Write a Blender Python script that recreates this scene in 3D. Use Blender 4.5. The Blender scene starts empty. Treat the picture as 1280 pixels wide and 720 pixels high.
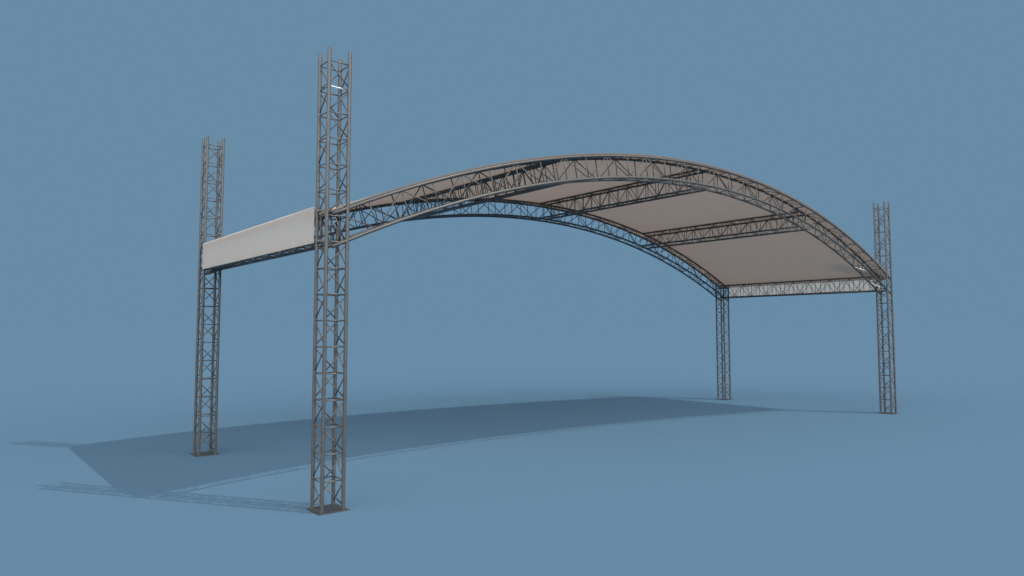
import bpy, bmesh, math, random
from mathutils import Vector, Matrix

random.seed(4)
scene = bpy.context.scene
col = scene.collection

# ------------------------------------------------------------------ dimensions (metres)
SPAN = 25.245          # tower centre to tower centre, along the arch (x)
DEPTH = 7.971          # tower centre to tower centre, across (y)
HEIGHT = 9.0           # tower height
HALF = 0.217           # half spacing of the tower chords
SPRING = 5.76          # height of the arch's top chord over the tower centre
RISE = 2.78            # rise of the arch
ARCH_DEPTH = 0.585     # arch top chord to bottom chord
BOX = 0.21             # half width of arches, beams and purlins
hs = SPAN / 2
RAD = (hs * hs + RISE * RISE) / (2 * RISE)
CX, CZ = hs, SPRING + RISE - RAD     # centre of the arch's circle
BAY = 0.8192           # arch bay, along the top chord
CHORD_R, BRACE_R = 0.037, 0.0135


# ------------------------------------------------------------------ materials
def new_mat(name):
    m = bpy.data.materials.new(name)
    m.use_nodes = True
    nt = m.node_tree
    nt.nodes.clear()
    out = nt.nodes.new('ShaderNodeOutputMaterial')
    return m, nt, out


def noise_ramp(nt, scale, c0, c1, detail=4, lo=0.3, hi=0.7, stretch=None):
    tc = nt.nodes.new('ShaderNodeTexCoord')
    n = nt.nodes.new('ShaderNodeTexNoise')
    n.inputs['Scale'].default_value = scale
    n.inputs['Detail'].default_value = detail
    if stretch:
        mp = nt.nodes.new('ShaderNodeMapping')
        mp.inputs['Scale'].default_value = stretch
        nt.links.new(tc.outputs['Object'], mp.inputs['Vector'])
        nt.links.new(mp.outputs['Vector'], n.inputs['Vector'])
    else:
        nt.links.new(tc.outputs['Object'], n.inputs['Vector'])
    r = nt.nodes.new('ShaderNodeValToRGB')
    r.color_ramp.elements[0].position = lo
    r.color_ramp.elements[1].position = hi
    r.color_ramp.elements[0].color = (*c0, 1)
    r.color_ramp.elements[1].color = (*c1, 1)
    nt.links.new(n.outputs['Fac'], r.inputs['Fac'])
    return r, n


def metal(name, c0, c1, metallic=0.7, rough=(0.34, 0.46), scale=9, coat=0.0):
    m, nt, out = new_mat(name)
    p = nt.nodes.new('ShaderNodeBsdfPrincipled')
    r, n = noise_ramp(nt, scale, c0, c1)
    nt.links.new(r.outputs['Color'], p.inputs['Base Color'])
    mr = nt.nodes.new('ShaderNodeMapRange')
    mr.inputs['To Min'].default_value, mr.inputs['To Max'].default_value = rough
    nt.links.new(n.outputs['Fac'], mr.inputs['Value'])
    nt.links.new(mr.outputs['Result'], p.inputs['Roughness'])
    p.inputs['Metallic'].default_value = metallic
    p.inputs['Coat Weight'].default_value = coat
    p.inputs['Coat Roughness'].default_value = 0.22
    nt.links.new(p.outputs['BSDF'], out.inputs['Surface'])
    return m


def fabric(name, diff, trans, mix, scale=1.2):
    m, nt, out = new_mat(name)
    d = nt.nodes.new('ShaderNodeBsdfDiffuse')
    t = nt.nodes.new('ShaderNodeBsdfTranslucent')
    mx = nt.nodes.new('ShaderNodeMixShader')
    r, n = noise_ramp(nt, scale, tuple(c * 0.965 for c in diff), diff, detail=6)
    nt.links.new(r.outputs['Color'], d.inputs['Color'])
    t.inputs['Color'].default_value = (*trans, 1)
    mx.inputs['Fac'].default_value = mix
    nt.links.new(d.outputs['BSDF'], mx.inputs[1])
    nt.links.new(t.outputs['BSDF'], mx.inputs[2])
    nt.links.new(mx.outputs['Shader'], out.inputs['Surface'])
    return m


M_CHORD = metal('brushed_alloy_tube', (0.062, 0.0600, 0.0565), (0.086, 0.0835, 0.079), metallic=0.25, rough=(0.40, 0.5), coat=0.10)
M_BRACE = metal('alloy_brace_tube', (0.068, 0.067, 0.065), (0.095, 0.093, 0.090), metallic=0.25, rough=(0.40, 0.48))
M_RUNG = metal('bright_alloy_rung', (0.068, 0.067, 0.065), (0.095, 0.093, 0.090), metallic=0.3, rough=(0.36, 0.44), coat=0.7)
M_GLINT = metal('painted_glint', (0.88, 0.88, 0.88), (0.93, 0.93, 0.92), metallic=1.0, rough=(0.10, 0.16))  # near-white mirror finish that stands in for glints on single bars
M_PLATE = metal('steel_plate', (0.055, 0.058, 0.060), (0.074, 0.077, 0.079), metallic=0.5, rough=(0.5, 0.65))
M_ROOF = fabric('canopy_fabric', (0.70, 0.60, 0.535), (0.725, 0.617, 0.53), 0.42)
M_HEM = fabric('grey_hem_webbing', (0.15, 0.142, 0.134), (0.1, 0.1, 0.1), 0.02, scale=6)
M_PANEL = fabric('white_panel_fabric', (0.65, 0.60, 0.555), (0.94, 0.84, 0.74), 0.50)

GROUND = (0.0922, 0.1693, 0.2484)
mg, nt, out = new_mat('blue_studio_floor')
d = nt.nodes.new('ShaderNodeBsdfDiffuse')
r, n = noise_ramp(nt, 14, tuple(c * 0.985 for c in GROUND), tuple(c * 1.015 for c in GROUND), detail=8, lo=0.35, hi=0.65)
nt.links.new(r.outputs['Color'], d.inputs['Color'])
nt.links.new(d.outputs['BSDF'], out.inputs['Surface'])
M_GROUND = mg


# ------------------------------------------------------------------ helpers
def link(name, me, m, parent=None):
    o = bpy.data.objects.new(name, me)
    col.objects.link(o)
    if m and not me.materials:
        me.materials.append(m)
    if parent:
        o.parent = parent
    return o


def from_bm(name, bm, m, parent=None, smooth=False):
    bmesh.ops.recalc_face_normals(bm, faces=bm.faces)
    me = bpy.data.meshes.new(name)
    bm.to_mesh(me)
    bm.free()
    if smooth:
        for p in me.polygons:
            p.use_smooth = len(p.vertices) == 4
    return link(name, me, m, parent)


def thing(name, label, cat, loc=(0, 0, 0), group=None):
    o = bpy.data.objects.new(name, None)
    o.empty_display_size = 0.3
    col.objects.link(o)
    o.location = loc
    tag(o, label, cat, group)
    return o


def tag(o, label, cat, group=None):
    o['label'] = label
    o['category'] = cat
    if group:
        o['group'] = group


def dup(root, loc, label):
    r = root.copy()
    col.objects.link(r)
    r.location = loc
    r['label'] = label
    for ch in list(root.children):
        c = ch.copy()
        col.objects.link(c)
        c.parent = r
        for g in list(ch.children):
            q = g.copy()
            col.objects.link(q)
            q.parent = c
    return r


def sweep(bm, pts, radius, seg):
    """closed tube along a list of points"""
    rings = []
    for i, p in enumerate(pts):
        a = pts[max(i - 1, 0)]
        b = pts[min(i + 1, len(pts) - 1)]
        t = (b - a).normalized()
        ref = Vector((0, 1, 0)) if abs(t.y) < 0.9 else Vector((1, 0, 0))
        u = t.cross(ref).normalized()
        w = t.cross(u)
        rings.append([bm.verts.new(p + (u * math.cos(k * 2 * math.pi / seg) + w * math.sin(k * 2 * math.pi / seg)) * radius)
                      for k in range(seg)])
    for a, b in zip(rings, rings[1:]):
        for k in range(seg):
            bm.faces.new((a[k], a[(k + 1) % seg], b[(k + 1) % seg], b[k]))
    bm.faces.new(rings[0])
    bm.faces.new(rings[-1])


def tube_part(name, pts, radius, m, parent, seg=16):
    bm = bmesh.new()
    sweep(bm, [Vector(p) for p in pts], radius, seg)
    return from_bm(name, bm, m, parent, smooth=True)


def open_pipe_part(name, p0, p1, radius, wall, m, parent, seg=18):
    """hollow tube with open ends (the towers' chords are cut open at the top)"""
    p0, p1 = Vector(p0), Vector(p1)
    bm = bmesh.new()
    rr = []
    for p, r_ in ((p0, radius - wall), (p0, radius), (p1, radius), (p1, radius - wall), (p1 - Vector((0, 0, 0.3)), radius - wall)):
        rr.append([bm.verts.new(p + Vector((math.cos(k * 2 * math.pi / seg) * r_, math.sin(k * 2 * math.pi / seg) * r_, 0)))
                   for k in range(seg)])
    for a, b in zip(rr, rr[1:]):
        for k in range(seg):
            bm.faces.new((a[k], a[(k + 1) % seg], b[(k + 1) % seg], b[k]))
    bm.faces.new(rr[0])
    bm.faces.new(rr[-1])
    bmesh.ops.recalc_face_normals(bm, faces=bm.faces)
    me = bpy.data.meshes.new(name)
    bm.to_mesh(me)
    bm.free()
    me.polygons.foreach_set('use_smooth', [True] * len(me.polygons))
    me.set_sharp_from_angle(angle=math.radians(40))
    return link(name, me, m, parent)


_strut_cache = {}


def strut(name, p, q, parent, radius=BRACE_R, m=None, seg=10):
    """a straight round brace from p to q; braces of one length share a mesh"""
    m = m or (M_RUNG if name in ('rung', 'cross_tube') else M_BRACE)
    p, q = Vector(p), Vector(q)
    v = q - p
    key = (name, round(v.length, 3), radius, m.name)
    me = _strut_cache.get(key)
    if me is None:
        bm = bmesh.new()
        h = v.length / 2
        sweep(bm, [Vector((0, 0, -h)), Vector((0, 0, h))], radius, seg)
        bmesh.ops.recalc_face_normals(bm, faces=bm.faces)
        me = bpy.data.meshes.new(name)
        bm.to_mesh(me)
        bm.free()
        for f in me.polygons:
            f.use_smooth = len(f.vertices) == 4
        me.materials.append(m)
        _strut_cache[key] = me
    o = bpy.data.objects.new(name, me)
    col.objects.link(o)
    o.parent = parent
    o.matrix_local = Matrix.Translation((p + q) / 2) @ v.to_track_quat('Z', 'Y').to_matrix().to_4x4()
    return o


def inset(p, q, d=0.02):
    v = (Vector(q) - Vector(p)).normalized() * d
    return Vector(p) + v, Vector(q) - v


# ------------------------------------------------------------------ ground
bm = bmesh.new()
R_OUT = 12000
rings = [0.0, 40, 200, 1200, R_OUT]
prev = None
c0 = bm.verts.new((hs, 4, 0))
for rr in rings[1:]:
    cur = [bm.verts.new((hs + rr * math.cos(k * math.pi / 24), 4 + rr * math.sin(k * math.pi / 24), 0)) for k in range(48)]
    for k in range(48):
        if prev is None:
            bm.faces.new((c0, cur[k], cur[(k + 1) % 48]))
        else:
            bm.faces.new((prev[k], cur[k], cur[(k + 1) % 48], prev[(k + 1) % 48]))
    prev = cur
g = from_bm('ground', bm, M_GROUND)
g['kind'] = 'structure'

# ------------------------------------------------------------------ towers
N_RING, RING0, RING = 18, 0.066, 0.5105


def make_tower(label):
    t = thing('truss_tower', label, 'tower', (0, 0, 0), 'lattice towers at the four corners')
    corners = [(-HALF, -HALF), (HALF, -HALF), (HALF, HALF), (-HALF, HALF)]
    bm = bmesh.new()
    bmesh.ops.create_cube(bm, size=1)
    bmesh.ops.scale(bm, vec=(0.62, 0.62, 0.016), verts=bm.verts)
    bmesh.ops.translate(bm, vec=(0, 0, 0.0085), verts=bm.verts)
    bmesh.ops.bevel(bm, geom=bm.edges[:], offset=0.003, segments=1, affect='EDGES')
    from_bm('base_plate', bm, M_PLATE, t)
    for x, y in corners:
        open_pipe_part('chord', (x, y, 0.017), (x, y, HEIGHT), CHORD_R, 0.006, M_CHORD, t)
    for k in range(1, N_RING):
        z = RING0 + RING * k
        for i in range(4):
            a, b = corners[i], corners[(i + 1) % 4]
            strut('rung', *inset((*a, z), (*b, z), 0.026), t)
    for k in range(N_RING - 1):
        z0, z1 = RING0 + RING * k + 0.03, RING0 + RING * (k + 1) - 0.03
        for i in range(4):
            a, b = corners[i], corners[(i + 1) % 4]
            if k % 2:
                a, b = b, a
            strut('diagonal_brace', *inset((*a, z1), (*b, z0), 0.026), t, radius=0.0125)
    return t


tower = make_tower('lattice tower at the near end of the white panel, foot plate on lit floor')
dup(tower, (0, DEPTH, 0), 'lattice tower at the far end of the white panel, foot standing in the roof shadow')
dup(tower, (SPAN, DEPTH, 0), 'lattice tower under the far roof corner, its top hidden behind the grey canopy')
dup(tower, (SPAN, 0, 0), 'lattice tower at the front arch low end, its top rising clear beside the canopy')


# ------------------------------------------------------------------ arches
def on_arc(s, drop=0.0):
    """point on the arch (x, z), s metres along the top chord from the crown, drop metres inside it"""
    a = s / RAD
    return CX + (RAD - drop) * math.sin(a), CZ + (RAD - drop) * math.cos(a)


def arc_at_x(x, drop=0.0):
    r_ = RAD - drop
    return CZ + math.sqrt(r_ * r_ - (x - CX) ** 2)


NB = 16


def make_arch(label):
    t = thing('arch_truss', label, 'arch truss', (0, 0, 0), 'curved box trusses carrying the roof')
    x_end = 0.10
    for y in (-BOX, BOX):
        for drop in (0.0, ARCH_DEPTH):
            xs = [-x_end + (SPAN + 2 * x_end) * i / 128 for i in range(129)]
            tube_part('chord', [(x, y, arc_at_x(x, drop)) for x in xs], CHORD_R, M_CHORD, t, seg=14)
    P = {}
    for k in range(-NB, NB + 1):
        for y in (-BOX, BOX):
            for lvl, drop in (('t', 0.0), ('b', ARCH_DEPTH)):
                x, z = on_arc(k * BAY, drop)
                P[k, y, lvl] = Vector((x, y, z))
    for k in range(-NB, NB + 1):
        for y in (-BOX, BOX):
            strut('post', *inset(P[k, y, 'b'], P[k, y, 't']), t)
        for lvl in 'tb':
            strut('cross_tube', *inset(P[k, -BOX, lvl], P[k, BOX, lvl]), t)
    for k in range(-NB, NB):
        for y in (-BOX, BOX):
            up = (k % 2 == 0) == (y < 0)            # the two faces zigzag against each other
            a, b = (P[k, y, 't'], P[k + 1, y, 'b']) if up else (P[k, y, 'b'], P[k + 1, y, 't'])
            strut('web_brace', *inset(a, b, 0.05), t)
        for lvl in 'tb':
            s = BOX if (k % 2 == 0) == (lvl == 't') else -BOX
            strut('plan_brace', *inset(P[k, s, lvl], P[k + 1, -s, lvl], 0.04), t, radius=0.011)
    return t


arch = make_arch('curved lattice arch along the near edge of the canopy, in front of the roof underside')
dup(arch, (0, DEPTH, 0), 'curved lattice arch along the far edge of the canopy, open blue seen through its webs')


# ------------------------------------------------------------------ straight box trusses across the depth (local y), top at z = 0
def make_cross_truss(name, label, cat, group, half_w, deep, y0, y1, bay, mid):
    t = thing(name, label, cat, (0, 0, 0), group)
    for x in (-half_w, half_w):
        for z in (0.0, -deep):
            tube_part('chord', [(x, y0, z), (x, y1, z)], CHORD_R - 0.003, M_CHORD, t, seg=12)
    n = int(min(mid - y0, y1 - mid) / bay + 1e-6)
    for k in range(-n, n + 1):
        y = mid + k * bay
        for x in (-half_w, half_w):
            strut('post', *inset((x, y, -deep), (x, y, 0)), t, radius=0.011)
        for z in (0.0, -deep):
            strut('cross_tube', *inset((-half_w, y, z), (half_w, y, z)), t, radius=0.011)
    for k in range(-n, n):
        ya, yb = mid + k * bay, mid + (k + 1) * bay
        for x in (-half_w, half_w):
            up = (k % 2 == 0) == (x < 0)
            a, b = ((x, ya, 0), (x, yb, -deep)) if up else ((x, ya, -deep), (x, yb, 0))
            strut('web_brace', *inset(a, b, 0.04), t, radius=0.011)
        for z in (0.0, -deep):
            s = half_w if (k % 2 == 0) == (z == 0.0) else -half_w
            strut('plan_brace', *inset((s, ya, z), (-s, yb, z), 0.03), t, radius=0.010)
    return t


# purlins: hung between the two arches, square to the curve of the roof
purlin_labels = [
    'lattice purlin beneath the near rising side of the canopy, mostly hidden by the front arch',
    'lattice purlin beneath the crown of the canopy, longest of the cross beams under the roof',
    'lattice purlin under the falling side of the canopy, between crown and far panel',
]
first = None
for i, fr in enumerate((0.25, 0.5, 0.75)):
    x = SPAN * fr
    a = math.asin((x - CX) / RAD)
    if first is None:
        first = make_cross_truss('purlin_truss', purlin_labels[0], 'purlin', 'straight lattice purlins between the arches',
                                 BOX - 0.005, ARCH_DEPTH, BOX + 0.035, DEPTH - BOX - 0.035, 0.4355, DEPTH / 2)
        o = first
    else:
        o = dup(first, (0, 0, 0), purlin_labels[i])
    o.location = (x, 0, arc_at_x(x))
    o.rotation_euler = (0, a, 0)

# side beams: between the towers of each side
BEAM_TOP, BEAM_DEEP = 5.80, 0.60
beam = make_cross_truss('side_beam', 'box lattice beam behind the white side panel, only its dark underside showing', 'beam',
                        'lattice beams joining the towers of each side', BOX - 0.003, BEAM_DEEP, 0.0, DEPTH, 0.4355, DEPTH / 2)
beam.location = (0, 0, BEAM_TOP)
dup(beam, (SPAN, 0, BEAM_TOP), 'box lattice beam seen against the inner face of the pale panel at the far end of the canopy')


# ------------------------------------------------------------------ glints put into the material of one rung and three braces
def paint_glint(root, kind, spots, label):
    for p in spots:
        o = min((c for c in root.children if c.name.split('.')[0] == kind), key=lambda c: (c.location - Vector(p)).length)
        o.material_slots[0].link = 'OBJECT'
        o.material_slots[0].material = M_GLINT
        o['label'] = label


paint_glint(tower, 'rung', [(0, -HALF, RING0 + RING * 16)], 'rung with a painted-in glint')
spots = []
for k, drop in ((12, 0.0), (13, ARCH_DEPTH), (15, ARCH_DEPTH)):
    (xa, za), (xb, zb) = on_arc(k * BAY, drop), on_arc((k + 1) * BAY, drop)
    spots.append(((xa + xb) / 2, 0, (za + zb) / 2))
paint_glint(arch, 'plan_brace', spots, 'brace with a painted-in glint')


# ------------------------------------------------------------------ canopy
def canopy_bm():
    bm = bmesh.new()
    lo, th = -0.0415, 0.030                          # drop below zero: the sheet lies on top of the chords

    def arc_row(x):
        a = math.asin((x - CX) / RAD)
        n_ = Vector((math.sin(a), 0, math.cos(a)))
        return Vector((CX, 0, CZ)) + n_ * (RAD - lo), Vector((CX, 0, CZ)) + n_ * (RAD - lo + th)

    def slab(pairs, ys, hem=(1, 3)):
        rows = [[bm.verts.new(b0 + Vector((0, y0, 0))), bm.verts.new(b0 + Vector((0, y1, 0))),
                 bm.verts.new(b1 + Vector((0, y1, 0))), bm.verts.new(b1 + Vector((0, y0, 0)))]
                for (b0, b1), (y0, y1) in zip(pairs, ys)]
        for a, b in zip(rows, rows[1:]):
            for k in range(4):
                f = bm.faces.new((a[k], a[(k + 1) % 4], b[(k + 1) % 4], b[k]))
                f.material_index = int(k in hem)        # the long edges are hemmed with grey webbing
        bm.faces.new(rows[0]).material_index = 1
        bm.faces.new(rows[-1]).material_index = 1

    e = 0.178
    n = 120
    # full width over the arches, cut back to pass between the chords of the corner towers
    inner, outer = 0.176, BOX + 0.022
    lo_x, hi_x = 0.262, SPAN - 0.262
    xs = [(-e, inner), (lo_x - 0.004, inner)]
    xs += [(lo_x + (hi_x - lo_x) * i / n, outer) for i in range(n + 1)]
    xs += [(hi_x + 0.004, inner), (SPAN + e, inner)]
    slab([arc_row(x) for x, _ in xs], [(-w_, DEPTH + w_) for _, w_ in xs])
    # between the towers, added opaque lips keep sun off the side panels' top edges
    for x_in, x_out in ((-e - 0.001, -0.264), (SPAN + e + 0.001, SPAN + 0.264)):
        b0, b1 = arc_row(x_in)
        slab([(b0, b1), (Vector((x_out, 0, 5.855)), Vector((x_out, 0, 5.889)))], [(0.255, DEPTH - 0.255)] * 2, hem=(0, 1, 2, 3))
    return bm


c = from_bm('roof_canopy', canopy_bm(), M_ROOF)
c.data.materials.append(M_HEM)
for p in c.data.polygons:
    p.use_smooth = True
c.data.set_sharp_from_angle(angle=math.radians(30))
tag(c, 'grey fabric canopy stretched in a long curve over the lattice arches and purlins', 'canopy')


# ------------------------------------------------------------------ side panels
def make_panel(label, x, z0, z1):
    bm = bmesh.new()
    y0, y1 = 0.24, DEPTH - 0.24
    ny, nz = 24, 4                                  # one taut sheet of fabric
    v = [[bm.verts.new((x, y0 + (y1 - y0) * i / ny, z0 + (z1 - z0) * j / nz)) for j in range(nz + 1)] for i in range(ny + 1)]
    for i in range(ny):
        for j in range(nz):
            bm.faces.new((v[i][j], v[i + 1][j], v[i + 1][j + 1], v[i][j + 1]))
    o = from_bm('side_panel', bm, M_PANEL)
    tag(o, label, 'panel', 'white panels closing the sides of the roof')
    return o


make_panel('plain white panel between two towers, its blank outer face in view', -0.27, 5.175, 5.90)
make_panel('pale panel seen from inside, behind the lattice beam at the canopy far end', SPAN + 0.27, 5.175, 5.90)

# ------------------------------------------------------------------ light
sun_dir = Vector((3.85, -5.93, 9.0)).normalized()          # towards the sun
sun = bpy.data.lights.new('sun', 'SUN')
sun.energy = 1.8
sun.angle = math.radians(0.25)
sun.color = (1.0, 0.965, 0.91)
so = bpy.data.objects.new('sun', sun)
col.objects.link(so)
so.rotation_euler = sun_dir.to_track_quat('Z', 'Y').to_euler()
so.location = (10, -20, 30)

SKY = (0.138, 0.258, 0.381)
BRIGHT = (5.0, 4.92, 4.80)
ZENITH = (0.26, 0.29, 0.33)
w = bpy.data.worlds.new('World')
scene.world = w
w.use_nodes = True
nt = w.node_tree
nt.nodes.clear()
wo = nt.nodes.new('ShaderNodeOutputWorld')
bg = nt.nodes.new('ShaderNodeBackground')
nt.links.new(bg.outputs['Background'], wo.inputs['Surface'])
tc = nt.nodes.new('ShaderNodeTexCoord')
vm = nt.nodes.new('ShaderNodeVectorMath')
vm.operation = 'DOT_PRODUCT'
yaw = 0.69
vm.inputs[1].default_value = (math.sin(0.55), math.cos(0.55), 0)
nt.links.new(tc.outputs['Generated'], vm.inputs[0])
mr = nt.nodes.new('ShaderNodeMapRange')
mr.interpolation_type = 'SMOOTHSTEP'
mr.inputs['From Min'].default_value = 0.22
mr.inputs['From Max'].default_value = -0.50
nt.links.new(vm.outputs['Value'], mr.inputs['Value'])
mx = nt.nodes.new('ShaderNodeMix')
mx.data_type = 'RGBA'
mx.inputs['A'].default_value = (*SKY, 1)
mx.inputs['B'].default_value = (*BRIGHT, 1)
sx = nt.nodes.new('ShaderNodeSeparateXYZ')
nt.links.new(tc.outputs['Generated'], sx.inputs['Vector'])
ml = nt.nodes.new('ShaderNodeMapRange')               # all round, the sky stays blue down to the horizon
ml.interpolation_type = 'SMOOTHSTEP'
ml.inputs['From Min'].default_value = 0.07
ml.inputs['From Max'].default_value = 0.30
nt.links.new(sx.outputs['Z'], ml.inputs['Value'])
mm = nt.nodes.new('ShaderNodeMath')
mm.operation = 'MULTIPLY'
nt.links.new(mr.outputs['Result'], mm.inputs[0])
nt.links.new(ml.outputs['Result'], mm.inputs[1])
nt.links.new(mm.outputs['Value'], mx.inputs['Factor'])
mz = nt.nodes.new('ShaderNodeMapRange')
mz.interpolation_type = 'SMOOTHSTEP'
mz.inputs['From Min'].default_value = 0.45
mz.inputs['From Max'].default_value = 0.85
nt.links.new(sx.outputs['Z'], mz.inputs['Value'])
mx2 = nt.nodes.new('ShaderNodeMix')
mx2.data_type = 'RGBA'
nt.links.new(mx.outputs['Result'], mx2.inputs['A'])
mx2.inputs['B'].default_value = (*ZENITH, 1)
nt.links.new(mz.outputs['Result'], mx2.inputs['Factor'])
nt.links.new(mx2.outputs['Result'], bg.inputs['Color'])
bg.inputs['Strength'].default_value = 1.0

# ------------------------------------------------------------------ camera
cam = bpy.data.cameras.new('camera')
cam.sensor_width = 36
cam.lens = 870.6 / 1280 * 36
cam.clip_end = 30000
co = bpy.data.objects.new('camera', cam)
col.objects.link(co)
co.location = (-5.955, -12.796, 3.405)
co.rotation_euler = (math.pi / 2 + 0.064, 0, -yaw)
scene.camera = co

scene.view_settings.view_transform = 'Standard'
scene.view_settings.look = 'None'
scene.view_settings.exposure = 0
scene.view_settings.gamma = 1
